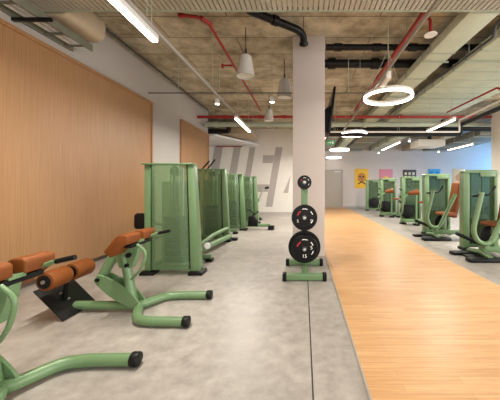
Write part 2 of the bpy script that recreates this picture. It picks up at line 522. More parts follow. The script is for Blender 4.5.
# ------------------------------------------------------------------ gym machines
def roman_chair(label, loc, shift=(0, 0, 0)):
    r = thing('back_extension_bench', label, 'exercise bench', loc, 'green back extension benches')
    T = .041
    # floor frame: straight rail under the foot plate and a two-armed fork
    MB().tube([(-1.20, 0, .062), (-.62, 0, .062)], T, 16).build('floor_rail', 'green', r)
    for s, nm in ((-1, 'fork_arm'), (1, 'fork_arm')):
        p = fillet([(-.64, 0, .062), (-.56, .02 * s, .060), (-.44, .25 * s, .048), (-.30, .285 * s, .046), (.02, .292 * s, .046)], .09, 6)
        a = MB().tube(p, T, 16).build(nm, 'green', r)
        MB().cyl((.0, .292 * s, .048), (.055, .292 * s, .048), .0475, None, 20, .008).build('end_cap', 'rubber', a, 'black rubber end cap')
    # upright post, raking strut and the leaf-shaped gusset
    MB().tube([(-.62, 0, .05), (-.725, 0, .66)], [.055, .048], 14, .8).build('upright_post', 'green', r)
    MB().tube([(-.94, 0, .33), (-.76, 0, .66)], .046, 12).build('strut', 'green', r)
    leaf = []
    A, B = Vector((-.955, .355)), Vector((-.50, .045))
    ax = (B - A).normalized()
    nn = Vector((-ax.y, ax.x))
    L = (B - A).length
    n = 12
    for i in range(n + 1):
        t = i / n
        leaf.append(A + ax * L * t + nn * (.074 * math.sin(PI * min(1, .12 + t * .88)) ** .7))
    for i in range(n, -1, -1):
        t = i / n
        leaf.append(A + ax * L * t - nn * (.074 * math.sin(PI * min(1, .12 + t * .88)) ** .7))
    for y0 in (-.06, .04):
        MB().prism([tuple(p) for p in leaf], y0, y0 + .02, 'y', .004).build('gusset_plate', 'green', r)
    MB().cyl((-.93, -.075, .335), (-.93, .075, .335), .018, None, 12).build('pivot_bolt', 'rubber', r)
    # pad carriage
    MB().prism([(-.74, .61), (-.66, .70), (-.54, .72), (-.54, .68), (-.60, .62), (-.70, .55)], -.05, .05, 'y', .006).build('pad_carriage', 'green', r)
    MB().prism([(-.80, .58), (-.72, .66), (-.55, .665), (-.57, .58), (-.615, .44), (-.74, .44)], -.035, .035, 'y', .006).build('carriage_plate', 'green', r)
    MB().box(-.62, -.54, -.16, .16, .665, .70, .006).build('pad_bracket', 'rubber', r)
    MB().cyl((-.64, -.065, .57), (-.64, .065, .57), .022, None, 14).build('adjuster_knob', 'rubber', r)
    MB().cyl((-.66, -.06, .47), (-.66, .06, .47), .018, None, 14).build('adjuster_knob', 'rubber', r)
    for s in (-1, 1):
        c = .13 * s
        prof = [(-.755, .645), (-.69, .588), (-.60, .69), (-.53, .712), (-.53, .785), (-.55, .80), (-.615, .80), (-.645, .782)]
        MB().prism(prof, c - .10, c + .10, 'y', .018, 3).build('hip_pad', 'orange', r)
    MB().tube([(-.60, .15, .70), (-.48, .15, .745), (-.34, .15, .775)], .014, 10).build('handle_bar', 'green', r)
    MB().tube([(-.455, .15, .750), (-.335, .15, .777)], .0165, 12).build('handle_grip', 'rubber', r, 'black rubber hand grip')
    MB().tube(fillet([(-.52, -.11, .69), (-.43, -.11, .62), (-.47, -.11, .46), (-.60, -.06, .34)], .09), .014, 10).build('lever', 'green', r)
    for ch in r.children:
        if ch.name.split('.')[0] in ('hip_pad', 'pad_carriage', 'pad_bracket', 'handle_bar', 'handle_grip', 'lever', 'adjuster_knob', 'carriage_plate'):
            ch.location = shift
    # foot end: rollers on an axle, their post, and the tread plate
    AX, AZ = -1.19, .41
    MB().tube([(AX, -.33, AZ), (AX, .15, AZ)], .02, 12).build('roller_axle', 'chrome', r)
    for y0, y1, s in ((-.33, -.115, -1), (-.065, .15, 1)):
        ro = MB().cyl((AX, y0, AZ), (AX, y1, AZ), .084, None, 24, .016).build('foot_roller', 'orange', r)
        for ya, yb in ((y0 - .006, y0 + .006), (y1 - .006, y1 + .006)):
            MB().cyl((AX, ya, AZ), (AX, yb, AZ), .060, None, 20, .003).build('end_disc', 'rubber', ro, 'black end disc')
        ye = y0 if s < 0 else y1
        MB().cyl((AX, ye + .006 * s, AZ), (AX, ye + .018 * s, AZ), .016, None, 12).build('axle_bolt', 'chrome', ro)
    MB().tube([(AX, -.09, AZ), (-1.262, -.05, .145)], .022, 10).build('roller_post', 'rubber', r)
    P0, P1 = Vector((-1.405, .285)), Vector((-1.13, .012))
    t = (P1 - P0).normalized()
    nn = Vector((t.y, -t.x)) * -.012
    MB().prism([tuple(P0), tuple(P1), tuple(P1 - nn), tuple(P0 - nn)], -.21, .19, 'y', .003).build('foot_plate', 'black_metal', r, 'black steel foot plate')
    MB().cyl((-1.30, -.06, .195), (-1.285, -.06, .21), .01, None, 10).build('plate_bolt', 'chrome', r)
    MB().cyl((-1.24, -.04, .135), (-1.225, -.04, .15), .01, None, 10).build('plate_bolt', 'chrome', r)
    return r
roman_chair('green back extension bench with tan pads, wholly in view before the first tower', (-1.065, 2.66, 0))
roman_chair('green back extension bench cut by the left edge, nearest the camera', (-1.19, 1.563, 0), (.065, 0, .015))

def weight_stack(r, x0, x1, y0, y1, z0, z1, n=10, mat='black'):
    mb = MB()
    st = (z1 - z0) / n
    for i in range(n):
        mb.box(x0, x1, y0, y1, z0 + i * st + .003, z0 + (i + 1) * st - .003, .004)
    o = mb.build('weight_stack', mat, r, 'black weight stack')
    xm = (x0 + x1) / 2
    for s in (-1, 1):
        MB().cyl((xm + s * (x1 - x0) * .3, (y0 + y1) / 2, .1), (xm + s * (x1 - x0) * .3, (y0 + y1) / 2, 1.5), .011, None, 10).build('guide_rod', 'chrome', r, 'steel guide rod')
    return o

def shroud_panel(mb, top, bot, z0, z1, th=.006):
    """open faceted sheet from plan outlines at its foot and head, given real thickness"""
    def ring(pts, z):
        return [(x, y, z) for x, y in pts] + [(x, y + th, z) for x, y in reversed(pts)]
    mb.loft([ring(bot, z0), ring(top, z1)])

def left_tower(label, loc, group, body='shroud', h=1.56, dp=.95):
    r = thing('cable_weight_machine', label, 'exercise machine', loc, group)
    MB().box(-.415, -.33, -.03, .09, .05, h - .02, .006).build('frame_post', 'green', r)
    MB().prism([(.245, .05), (.37, .05), (.285, h - .02), (.20, h - .02)], -.05, .09, 'y', .006).build('frame_post', 'green', r)
    MB().box(-.42, .29, -.11, .10, h - .02, h, .004).build('top_plate', 'green', r)
    for x in (-.35, .325):
        MB().box(x - .105, x + .095, -.10, .12, 0, .05, .014).build('rubber_foot', 'rubber', r, 'black rubber foot')
    MB().box(-.33, .25, .01, .07, .05, .10, .004).build('base_bar', 'green', r)
    MB().prism([(.226, .085), (.25, .085), (.205, h - .02), (.181, h - .02)], -.035, .01, 'y').build('gap_shade', 'rubber', r, 'black strip painting the shaded gap')  # black strip put in for the shade between shroud and post
    mb = MB()
    shroud_panel(mb, [(-.325, -.02), (-.265, -.10), (-.06, -.105), (.09, -.10), (.185, -.02)],
                 [(-.325, -.02), (-.265, -.10), (-.02, -.105), (.14, -.10), (.232, -.02)], .085, h - .02)
    mb.build('shroud', body, r, 'see-through green acrylic shroud')
    weight_stack(r, -.20, .10, .10, .24, .12, .80, 7)
    MB().box(-.34, .24, .30, .306, .10, h - .25, .002).build('rear_panel', body, r, 'see-through green rear panel')
    MB().cyl((-.05, .10, h - .10), (-.05, .16, h - .10), .07, None, 20).build('pulley', 'rubber', r)
    MB().box(-.07, -.03, .08, .20, .80, h - .02, .003).build('cable_strap', 'chrome', r)
    # rear frame that carries the user's station
    MB().box(-.40, -.34, .09, dp, .05, .11, .006).box(-.34, .30, dp - .06, dp, .05, .11, .006).build('base_frame', 'green', r)
    for x in (-.37, .27):
        MB().box(x - .06, x + .06, dp - .09, dp + .03, 0, .05, .012).build('rubber_foot', 'rubber', r)
    return r

t = left_tower('nearest green shrouded weight tower, with a black arm pad poking out on its left', (-1.825, 3.80, 0), 'green shrouded machines along the oak wall', dp=.66)
MB().box(-.74, -.46, .22, .32, .585, .83, .07, None, 4).build('arm_pad', 'rubber', t, 'black padded arm rest')
MB().tube([(-.56, .32, .70), (-.42, .48, .62), (-.37, .63, .08)], .025, 10).build('pad_post', 'green', t)
MB().box(-.28, .06, .32, .60, .46, .54, .03, None, 3).build('seat', 'orange', t)
MB().box(-.02, .04, .44, .50, .08, .46, .004).box(-.37, .04, .44, .50, .08, .12, .004).build('seat_post', 'green', t)

t = left_tower('second green tower from the front, with two black handles rising over its top', (-2.03, 6.02, 0), 'green shrouded machines along the oak wall', h=1.62)
for x, zz in ((-.24, 1.84), (-.10, 1.88)):
    MB().tube([(x - .24, .45, 1.58), (x, .45, zz)], .018, 10).build('handle_grip', 'rubber', t, 'black rubber handle')
    MB().tube(fillet([(x - .23, .45, 1.59), (x - .27, .45, 1.45), (x - .10, .45, .3), (x - .05, .55, .08)], .1), .02, 10).build('handle_arm', 'green', t)
MB().tube(fillet([(.36, .02, .10), (.30, -.55, .12), (.20, -1.25, .10), (.02, -1.45, .075)], .2), .055, 14).build('base_rail', 'green', t)
MB().cyl((.27, -1.16, .15), (.30, -1.19, .165), .06, None, 24, .006).build('pivot_cover', 'white', t, 'white round pivot cover')
MB().box(-.12, .40, -1.50, -1.38, 0, .05, .012).build('rubber_foot', 'rubber', t)
MB().box(-.28, .06, .52, .86, .46, .54, .03, None, 3).build('seat', 'orange', t)
MB().box(-.03, .03, .64, .70, .08, .46, .004).box(-.37, .03, .64, .70, .08, .12, .004).build('seat_post', 'green', t)
MB().tube(fillet([(.33, -.04, .30), (.22, -.60, .26), (.10, -1.15, .14)], .1), .04, 12).build('upper_rail', 'green', t)
MB().box(.36, .52, .04, .18, 0, .055, .014).build('rubber_foot', 'rubber', t)

t = left_tower('third green tower from the front, a low black pedal unit at its right', (-1.99, 7.50, 0), 'green shrouded machines along the oak wall', h=1.57)
MB().box(.30, 1.05, .02, .12, .09, .17, .01).build('base_rail', 'green', t)
MB().box(1.00, 1.16, -.03, .17, 0, .12, .02).build('rubber_foot', 'rubber', t)
MB().prism([(.42, .10), (.72, .10), (.70, .28), (.58, .42), (.44, .38)], .0, .14, 'y', .03, 3).build('pedal_housing', 'rubber', t, 'black pedal housing')
MB().tube(fillet([(.60, .07, .40), (.50, .07, .56), (.40, .07, .56)], .04), .018, 10).tube([(.60, .07, .42), (.72, .07, .52)], .018, 10).build('pedal', 'rubber', t)
MB().box(-.28, .06, .5, .85, .46, .54, .03, None, 3).build('seat', 'orange', t)
MB().box(-.03, .03, .64, .70, .08, .46, .004).box(-.37, .03, .64, .70, .08, .12, .004).build('seat_post', 'green', t)

t = left_tower('fourth and farthest green tower, a curved black tipped handle on its right', (-1.84, 8.82, 0), 'green shrouded machines along the oak wall', h=1.55)
MB().tube(fillet([(.33, .16, .75), (.42, .16, .95), (.47, .16, 1.12), (.60, .16, 1.17)], .08), .026, 10).build('handle_arm', 'chrome', t)
MB().tube([(.55, .16, 1.16), (.68, .16, 1.19)], .036, 12).build('handle_grip', 'rubber', t)
MB().box(.20, .36, .07, .17, .70, .80, .004).build('handle_mount', 'green', t)
MB().box(-.28, .06, .5, .85, .46, .54, .03, None, 3).build('seat', 'orange', t)
MB().box(-.03, .03, .64, .70, .08, .46, .004).box(-.37, .03, .64, .70, .08, .12, .004).build('seat_post', 'green', t)

def right_frame(r, h=1.55, w=.335):
    """weight tower of the machines across the wood lane, origin at its middle on the floor"""
    MB().box(-w, -w + .12, -.04, .10, .045, h - .06, .008).build('frame_post', 'green', r)
    MB().box(w - .07, w, -.04, .10, .045, h - .06, .008).build('frame_post', 'green', r)
    MB().prism([(-w, h - .06), (w, h - .06), (w, h - .02), (w - .03, h), (-w + .03, h), (-w, h - .03)], -.05, .12, 'y', .006).build('top_bar', 'green', r)
    MB().box(-w + .32, w - .06, -.055, -.02, h - .13, h - .05, .006).build('badge_panel', 'green', r)
    MB().box(-w + .1, w - .06, .0, .07, .05, .11, .004).build('base_bar', 'green', r)
    for x in (-w + .07, w - .05):
        MB().box(x - .09, x + .08, -.08, .14, 0, .046, .014).build('rubber_foot', 'rubber', r, 'black rubber foot')
    mb = MB()
    n = 15
    x0, x1 = -w + .115, w - .065
    for i in range(n):
        a = x0 + (x1 - x0) * i / n
        b = x0 + (x1 - x0) * (i + 1) / n
        mb.prism([(a, .012), ((a + b) / 2, -.006), (b, .012), (b, .017), ((a + b) / 2, -.001), (a, .017)], .11, h - .06, 'z')
    mb.build('ribbed_shroud', 'shroud_clear', r, 'see-through ribbed shroud', smooth=False)
    weight_stack(r, -.20, .16, .03, .10, .12, .60, 9)

def press_machine(label, loc):
    r = thing('chest_press_machine', label, 'exercise machine', loc, 'green machines across the wood lane')
    right_frame(r)
    B = -.56                                   # the user's bench stands this far in front of the tower
    # floor pads along the lane
    MB().box(-.74, -.20, B + .14, B + .30, 0, .055, .016).build('floor_pad', 'rubber', r, 'black rubber floor pad')
    MB().box(-.73, -.10, B - .34, B - .18, 0, .06, .016).build('floor_pad', 'rubber', r, 'black rubber floor pad')
    MB().box(-.60, -.14, B - .12, B + .10, .0, .04, .01).build('foot_platform', 'black_metal', r, 'black foot platform')
    MB().tube(fillet([(-.35, B - .26, .06), (-.35, B, .10), (-.35, B + .33, .055)], .05), .04, 12).build('base_cross_tube', 'green', r)
    MB().box(-.36, .48, B - .05, B + .05, .10, .20, .012).box(.02, .10, B + .05, .0, .06, .14, .008).build('base_beam', 'green', r)
    # seat and reclining back
    MB().prism([(-.24, .57), (-.20, .54), (.08, .54), (.10, .59), (.06, .625), (-.21, .615)], B - .20, B + .20, 'y', .018, 3).build('seat', 'orange', r)
    MB().prism([(.02, .50), (.12, .50), (.28, 1.30), (.24, 1.34), (.16, 1.31)], B - .16, B + .16, 'y', .02, 3).build('backrest', 'orange', r)
    MB().box(-.14, -.06, B - .04, B + .04, .18, .55, .008).build('seat_post', 'green', r)
    MB().tube([(.36, B, .16), (.30, B, 1.06)], .035, 12).tube([(.30, B, 1.0), (.20, B, .98)], .025, 10).build('back_post', 'green', r)
    y = B - .22
    MB().tube(fillet([(-.47, y, 1.14), (-.62, y, .50), (-.54, y, .31), (-.34, y, .27), (.04, y, 1.05)], .14, 8), .04, 14).build('press_arm', 'green', r)
    MB().tube(fillet([(-.60, y + .05, 1.07), (-.47, y, 1.10), (-.36, y, 1.09), (-.30, y, 1.14), (-.25, y, 1.24)], .05), .019, 10).build('handle_grip', 'rubber', r, 'black rubber press handle')
    MB().box(-.42, -.34, y, B - .04, .19, .27, .008).build('arm_pivot', 'green', r)
    MB().cyl((-.10, B + .10, .36), (-.10, B + .16, .36), .17, None, 28, .01).build('cam_disc', 'rubber', r, 'black cam disc under the seat')
    MB().tube(fillet([(-.83, B - .1, .44), (-.60, B - .1, .34), (-.38, B - .1, .24), (-.26, B - .06, .22)], .1), [.03] * 16, 12).build('foot_lever', 'rubber', r, 'black foot lever')
    return r
press_machine('nearest green chest press across the wood lane, cut by the right edge', (3.42, 5.21, 0))
press_machine('green chest press with an upright tan backrest, second along the lane', (3.44, 6.92, 0))

def lever_machine(label, loc):
    r = thing('leg_extension_machine', label, 'exercise machine', loc, 'green machines across the wood lane')
    right_frame(r, 1.54, .32)
    MB().cyl((-.16, -.10, .42), (-.16, -.04, .42), .22, None, 28, .01).build('cam_disc', 'rubber', r, 'black cam disc')
    MB().tube([(-.24, -.36, 1.01), (-.20, -.36, 1.015), (.06, -.36, 1.05), (.10, -.36, 1.055)], [.03, .06, .095, .06], 20).build('roller_pad', 'orange', r)
    MB().tube(fillet([(-.20, -.30, .98), (-.36, -.28, .85), (-.36, -.20, .40), (-.36, -.06, .30)], .1), .03, 12).build('roller_arm', 'green', r)
    MB().tube([(.02, -.36, .06), (.02, -.36, 1.0)], .028, 12).build('pad_post', 'green', r)
    MB().box(.06, .36, -.46, -.16, .70, .755, .02, None, 3).build('seat', 'orange', r)
    MB().box(-.34, .30, -.34, -.27, .10, .20, .008).box(-.34, -.27, -.27, .0, .10, .17, .008).build('base_beam', 'green', r)
    MB().box(.26, .33, -.40, -.32, .06, .70, .008).build('seat_post', 'green', r)
    for x in (.02, .30):
        MB().box(x - .08, x + .08, -.44, -.28, 0, .06, .014).build('rubber_foot', 'rubber', r)
    for z, x in ((1.15, -.42), (.92, -.45), (.76, -.44)):
        MB().tube(fillet([(-.33, -.02, z), (x, -.10, z + .04), (x, -.22, z - .03)], .04), .022, 10).build('handle', 'green', r)
        MB().tube([(x, -.18, z - .01), (x, -.28, z - .04)], .028, 10).build('handle_grip', 'rubber', r)
    return r
src = lever_machine('green leg machine with a big tan roller, third along the lane', (3.50, 8.72, 0))
c = copy_tree(src)
c.location = (3.42, 10.83, 0)
c['label'] = 'green leg machine with a tan roller before the pink poster, fourth along the lane'

r = thing('cable_row_machine', 'farthest green machine along the lane, just right of the yellow poster', 'exercise machine', (3.46, 13.4, 0), 'green machines across the wood lane')
right_frame(r, 1.54, .33)
MB().cyl((.05, -.12, .42), (.05, -.05, .42), .24, None, 28, .01).build('cam_disc', 'rubber', r, 'black cam disc')
MB().tube(fillet([(.33, -.02, .80), (.55, -.05, .86), (.62, -.1, 1.05)], .08), .03, 10).build('handle_arm', 'green', r)
MB().tube([(.62, -.10, 1.02), (.64, -.12, 1.16)], .036, 10).build('handle_grip', 'rubber', r)
MB().box(.3, .85, -.06, .04, .14, .24, .01).box(.75, .85, -.06, .04, .04, .14, .006).build('base_beam', 'green', r)
MB().box(.70, .90, -.1, .08, 0, .045, .01).build('rubber_foot', 'rubber', r)

# ------------------------------------------------------------------ weight tree and its plates
RX = .014
rk = thing('weight_plate_rack', 'green upright weight plate rack standing before the white column', 'weight rack', (RX, 3.90, 0))
for y in (-.375, .30):
    b = MB().box(-.24, .24, y - .04, y + .04, .012, .095, .008).build('foot_bar', 'green', rk)
    for s in (-1, 1):
        MB().box(min(.235 * s, .29 * s), max(.235 * s, .29 * s), y - .046, y + .046, 0, .102, .012).build('end_cap', 'rubber', b, 'black rubber end cap')
MB().box(-.04, .04, -.35, .28, .02, .085, .006).build('spine', 'green', rk)
MB().box(-.05, .05, .06, .14, .08, 1.34, .008).build('upright', 'green', rk)
def peg(z, L):
    MB().cyl((0, .06, z), (0, -L, z), .022, None, 16, .004).build('peg', 'chrome', rk, 'steel plate peg')
peg(1.295, .10); peg(.797, .19); peg(.365, .22)
def plate(label, rad, th, y, z, hole=.026):
    r = thing('weight_plate', label, 'weight plate', (RX, 3.90 + y, z), 'black plates on the rack')
    prof = [(hole, -th * .5), (rad * .24, -th * .5), (rad * .27, -th * .36), (rad * .80, -th * .30), (rad * .84, -th * .5), (rad * .97, -th * .5), (rad, -th * .38),
            (rad, th * .38), (rad * .97, th * .5), (hole, th * .5)]
    MB().lathe(prof, (0, 0, 0), 'y', 48, closed=True).build('disc', 'black', r)
    prof = [(hole, -th * .55), (hole + .01, -th * .55), (hole + .01, -th * .3), (hole, -th * .3)]
    MB().lathe(prof, (0, 0, 0), 'y', 24, closed=True).build('hub_ring', 'frame', r, 'dark grey hub ring')
    return r
def marks(r, rad, th, number):
    yf = -th * .33
    R = rad * .56
    if number:
        text('number', number, rad * .36, (0, yf, -R), 'white_mark', r)
        text('number', number[-1], rad * .36, (R * .92, yf, R * .10), 'white_mark', r, (PI / 2, 0, 0))
    mb = MB()
    n = 8
    a0, a1 = math.radians(120), math.radians(165)
    for i in range(n):
        q0, q1 = a0 + (a1 - a0) * i / n, a0 + (a1 - a0) * (i + 1) / n
        pts = [(math.cos(q) * k * rad, math.sin(q) * k * rad) for q, k in ((q0, .52), (q1, .52), (q1, .59), (q0, .59))]
        mb.prism(pts, yf - .001, yf + .001, 'y')
    mb.build('red_mark', 'red_mark', r, smooth=False)
    mb = MB()
    for a0, a1 in ((70, 105), (20, 45), (-40, -15)):
        a0, a1 = math.radians(a0), math.radians(a1)
        for i in range(4):
            q0, q1 = a0 + (a1 - a0) * i / 4, a0 + (a1 - a0) * (i + 1) / 4
            mb.prism([(math.cos(q) * k * rad, math.sin(q) * k * rad) for q, k in ((q0, .64), (q1, .64), (q1, .70), (q0, .70))], yf - .001, yf + .001, 'y')
    mb.build('white_mark', 'white_mark', r, smooth=False)
p = plate('smallest black weight plate on the top peg of the rack', .102, .045, -.03, 1.295)
marks(p, .102, .045, None)
p = plate('medium black weight plate with white numbers on the middle peg', .183, .05, -.10, .797)
marks(p, .183, .05, None)
text('number', '5', .06, (-.095, -.018, -.05), 'white_mark', p)
text('number', '5', .06, (.095, -.018, -.05), 'white_mark', p)
p = plate('largest black weight plate at the back of the lower peg', .232, .06, -.02, .365, .026)
p = plate('black weight plate marked 15 hung foremost on the lower peg', .190, .055, -.125, .365)
marks(p, .190, .055, '15')

# ------------------------------------------------------------------ ceiling: slats, ducts and pipes
r = thing('slatted_ceiling_panel', 'metal slatted ceiling panel hanging low over the near end of the room', 'ceiling panel', (0, 0, 3.5))
mb = MB()
x = -3.38
while x < 5.6:
    mb.box(x, x + .050, -2.9, 3.44, 0, .03)
    x += .065
mb.build('slats', 'slat', r, smooth=False)
MB().box(-3.4, 5.66, 3.44, 3.47, -.005, .04).box(-3.4, 5.66, -2.94, -2.9, -.005, .04).build('edge_angle', 'galv', r)
rods(r, 'hanger_rod', 'galv', [((x, y, .03), (x, y, ZC - 3.5)) for x in (-2.6, -.6, 1.5, 5.2) for y in (-2, .6, 3.2)])

def seg_duct(label, x0, x1, y0, y1, z0, z1, pitch, mat='duct'):
    r = thing('air_duct', label, 'air duct', (0, 0, 0), 'rectangular ducts under the slab')
    MB().box(x0, x1, y0, y1, z0, z1, .004).build('casing', mat, r)
    y = y0 + .02
    while y < y1:
        MB().box(x0 - .012, x1 + .012, y - .012, y + .012, z0 - .012, z1 + .012).build('seam_flange', 'galv', r)
        y += pitch
    y = y0 + .5
    while y < y1:
        rods(r, 'hanger_rod', 'galv', [((x, y, z0 - .02), (x, y, ZC)) for x in (x0 - .03, x1 + .03)], .005)
        MB().box(x0 - .05, x1 + .05, y - .012, y + .012, z0 - .035, z0 - .012).build('support_bar', 'galv', r)
        y += 2.0
    return r
seg_duct('narrow grey rectangular duct over the wood lane', 2.19, 2.60, 2.4, 10.1, 3.53, 3.68, 1.1)
seg_duct('broad grey rectangular duct over the right-hand machines', 3.00, 4.80, 2.4, 9.6, 3.53, 3.66, .42)
for lab, x0, x1, mt in (('dark grey low duct far back beside the column', .45, 1.35, 'tray'), ('pale narrow low duct far back between the ring lamps and the grey one', 1.76, 2.1, 'duct'),
                        ('dark grey low duct far back over the yellow poster', 2.3, 3.2, 'tray'), ('pale low duct far back over the pink poster', 3.72, 4.15, 'duct'),
                        ('tan low duct far back right of the air conditioner', 5.55, 6.0, 'tan_duct'), ('broad dark grey low duct far back at the blue end of the room', 6.75, 8.3, 'tray')):
    r = thing('air_duct', lab, 'air duct', (0, 0, 0), 'low ducts before the far wall')
    MB().box(x0, x1, 10.25, 15.1, 3.18, 3.44, .01).build('casing', mt, r)
    for y in (10.6, 12.0, 13.4, 14.8):
        MB().box(x0 - .02, x1 + .02, y - .02, y + .02, 3.16, 3.46).build('seam_flange', 'galv', r)
    rods(r, 'hanger_rod', 'galv', [((x, y, 3.44), (x, y, ZC)) for x in (x0 + .05, x1 - .05) for y in (11.0, 14.0)])
r = thing('air_duct', 'tan rounded duct end tucked against the left wall under the slab', 'air duct', (0, 0, 0))
prof = []
for i in range(25):
    a = 2 * PI * i / 24
    prof.append((-3.24 + .17 * math.copysign(abs(math.cos(a)) ** .7, math.cos(a)), 3.66 + .20 * math.copysign(abs(math.sin(a)) ** .7, math.sin(a))))
MB().prism(prof[:-1], 3.5, 4.16, 'y', .01).build('casing', 'tan_duct', r)
rods(r, 'hanger_rod', 'galv', [((x, 3.8, 3.7), (x, 3.8, ZC)) for x in (-3.34, -3.14)], .01)
r = thing('cable_tray', 'grey metal cable tray bracketed along the top of the left wall', 'cable tray', (XL, 0, 3.22))
MB().box(.012, .03, 1.0, 3.95, 0, .10, .003).build('side_rail', 'tray', r)
MB().box(.30, .318, 1.0, 3.95, 0, .10, .003).build('side_rail', 'tray', r)
for i in range(10):
    MB().box(.03, .30, 1.1 + i * .3, 1.13 + i * .3, .01, .03).build('rung', 'tray', r)
for y in (1.6, 3.15):
    MB().box(0, .46, y - .02, y + .02, -.04, -.002, .004).build('bracket', 'black', r, 'black wall bracket')
MB().tube([(.10, 1.0, .05), (.10, 3.9, .05)], .018, 8).build('cable', 'white', r)
MB().tube([(.20, 1.0, .05), (.20, 3.7, .05)], .014, 8).build('cable', 'white', r)

def pipe(name, label, cat, mat, path, rad, group=None, fr=.08, clamps=None, hang=None):
    r = thing(name, label, cat, (0, 0, 0), group)
    P = fillet(path, fr)
    MB().tube(P, rad, 14).build('tube', mat, r)
    if clamps:
        for a, b in clamps:
            MB().cyl(a, b, rad * 1.28, None, 16).build('coupling', mat, r)
    if hang:
        rods(r, 'hanger_rod', 'galv', [((x, y, z), (x, y, ZC)) for x, y, z in hang])
    return r
g = 'red sprinkler pipes under the slab'
z = 3.65
pl = pipe('sprinkler_pipe', 'red sprinkler pipe running back from the slats on the left', 'pipe', 'red', [(-1.70, 3.78, z), (-1.50, 3.82, z), (-1.40, 3.98, z), (-1.37, 8.6, z)], .024, g, .04,
     [((-1.46, 3.83, z), (-1.38, 4.0, z)), ((-1.76, 3.78, z), (-1.69, 3.78, z))], [(-1.38, 4.8, z), (-1.38, 6.8, z), (-1.38, 8.2, z)])
MB().tube([(-1.38, 5.36, z), (-1.62, 5.36, z)], .02, 10).cyl((-1.62, 5.36, z + .03), (-1.62, 5.36, z - .05), .025, None, 10).build('branch', 'red', pl)
pl = pipe('sprinkler_pipe', 'red sprinkler pipe running back beside the ring lamps', 'pipe', 'red', [(1.68, 3.4, z), (1.66, 5.0, z), (1.64, 8.6, z)], .036, g, .04,
     [((1.68, 3.66, z), (1.68, 3.86, z)), ((1.654, 5.9, z), (1.653, 6.05, z))], [(1.69, 4.4, z), (1.67, 6.4, z), (1.67, 8.2, z)])
MB().tube(fillet([(1.68, 3.85, z), (1.82, 3.85, z), (1.84, 3.88, 3.44)], .04), .022, 10).build('branch', 'red', pl)
MB().lathe([(.002, 0), (.085, 0), (.09, .006), (.085, .014), (.002, .016)], (1.84, 3.88, 3.425), 'z', 24).build('sprinkler_plate', 'white', pl, 'white round sprinkler plate')
pipe('sprinkler_pipe', 'red sprinkler main crossing the room behind the pendants', 'pipe', 'red', [(XL + .02, 8.6, 3.45), (8.0, 8.6, 3.45)], .045, g, .04,
     [((x, 8.6, 3.45), (x + .16, 8.6, 3.45)) for x in (-2.6, -1.45, -.7, 1.5, 3.0, 5.5)], [(x, 8.6, 3.45) for x in (-2.9, -1.0, 1.0, 2.75, 5.2)])
pipe('sprinkler_pipe', 'red sprinkler pipe with a kink below the broad duct at right', 'pipe', 'red', [(4.02, 7.5, 3.30), (4.06, 5.62, 3.30), (4.12, 5.58, 3.24), (4.30, 5.5, 3.24), (4.32, 5.2, 3.30), (4.35, 4.2, 3.30)], .022, g, .03,
     None, [(4.02, 7.3, 3.3), (4.04, 6.35, 3.3), (4.34, 4.5, 3.3)])
pipe('sprinkler_pipe', 'thin red pipe along the head of the lettered end wall', 'pipe', 'red', [(-4.1, 12.50, 3.07), (-2.85, 12.50, 3.07)], .022, g, .03)
g = 'black drain pipes under the slab'
pipe('drain_pipe', 'black drain pipe bending down onto the column top', 'pipe', 'black', [(-.86, 3.80, 3.89), (-.80, 3.84, 3.77), (-.09, 4.32, 3.76), (0, 4.46, 3.755), (.005, 4.58, 3.64)], .06, g, .10,
     [((-.47, 4.06, 3.766), (-.40, 4.11, 3.765)), ((.003, 4.56, 3.68), (.005, 4.58, 3.64))], [(-.5, 4.04, 3.78)])
pipe('drain_pipe', 'nearer black drain pipe crossing right of the column', 'pipe', 'black', [(.40, 4.83, 3.74), (3.7, 4.83, 3.74)], .055, g, .03,
     [((x, 4.83, 3.74), (x + .14, 4.83, 3.74)) for x in (.55, 1.25, 1.9)], [(1.7, 4.83, 3.74), (2.65, 4.83, 3.74)])
pipe('drain_pipe', 'thicker black drain pipe crossing just behind the nearer one', 'pipe', 'black', [(.40, 5.56, 3.775), (3.7, 5.56, 3.775)], .085, g, .03,
     [((x, 5.56, 3.775), (x + .16, 5.56, 3.775)) for x in (.5, 1.4)], [(1.8, 5.56, 3.775), (2.65, 5.56, 3.775)])
pipe('drain_pipe', 'black pipe crossing far back below the red main', 'pipe', 'black', [(.5, 9.9, 3.35), (8.0, 9.9, 3.35)], .09, g, .03, None, [(1.2, 9.9, 3.35), (2.8, 9.9, 3.35), (6.5, 9.9, 3.35)])
pipe('drain_pipe', 'short thick black pipe over the far oak panel', 'pipe', 'black', [(-3.5, 9.75, 3.22), (-2.72, 9.75, 3.22), (-2.72, 9.75, 3.42)], .085, g, .06, None, [(-3.0, 9.75, 3.3)])
g = 'galvanised ducts crossing at the back'
pipe('round_duct', 'galvanised round duct crossing behind the pendants', 'air duct', 'galv', [(-3.3, 9.0, 3.30), (0.6, 9.0, 3.30), (8.0, 9.0, 3.30)], .085, g, .03,
     [((x, 9.0, 3.30), (x + .1, 9.0, 3.30)) for x in (-3.0, -2.1, -1.2, .9, 2.0)], [(-2.4, 9.0, 3.30), (-.4, 9.0, 3.30), (2.8, 9.0, 3.30)])
pipe('conduit', 'dark conduit looping between the two rectangular ducts', 'conduit', 'frame', [(2.80, 3.5, 3.60), (2.80, 3.9, 3.60), (2.80, 3.95, 3.44), (2.76, 5.2, 3.44), (2.70, 5.6, 3.42), (2.66, 6.4, 3.42), (2.70, 8.4, 3.48)], .02, None, .05, None,
     [(2.78, 4.5, 3.44), (2.67, 7.0, 3.43)])
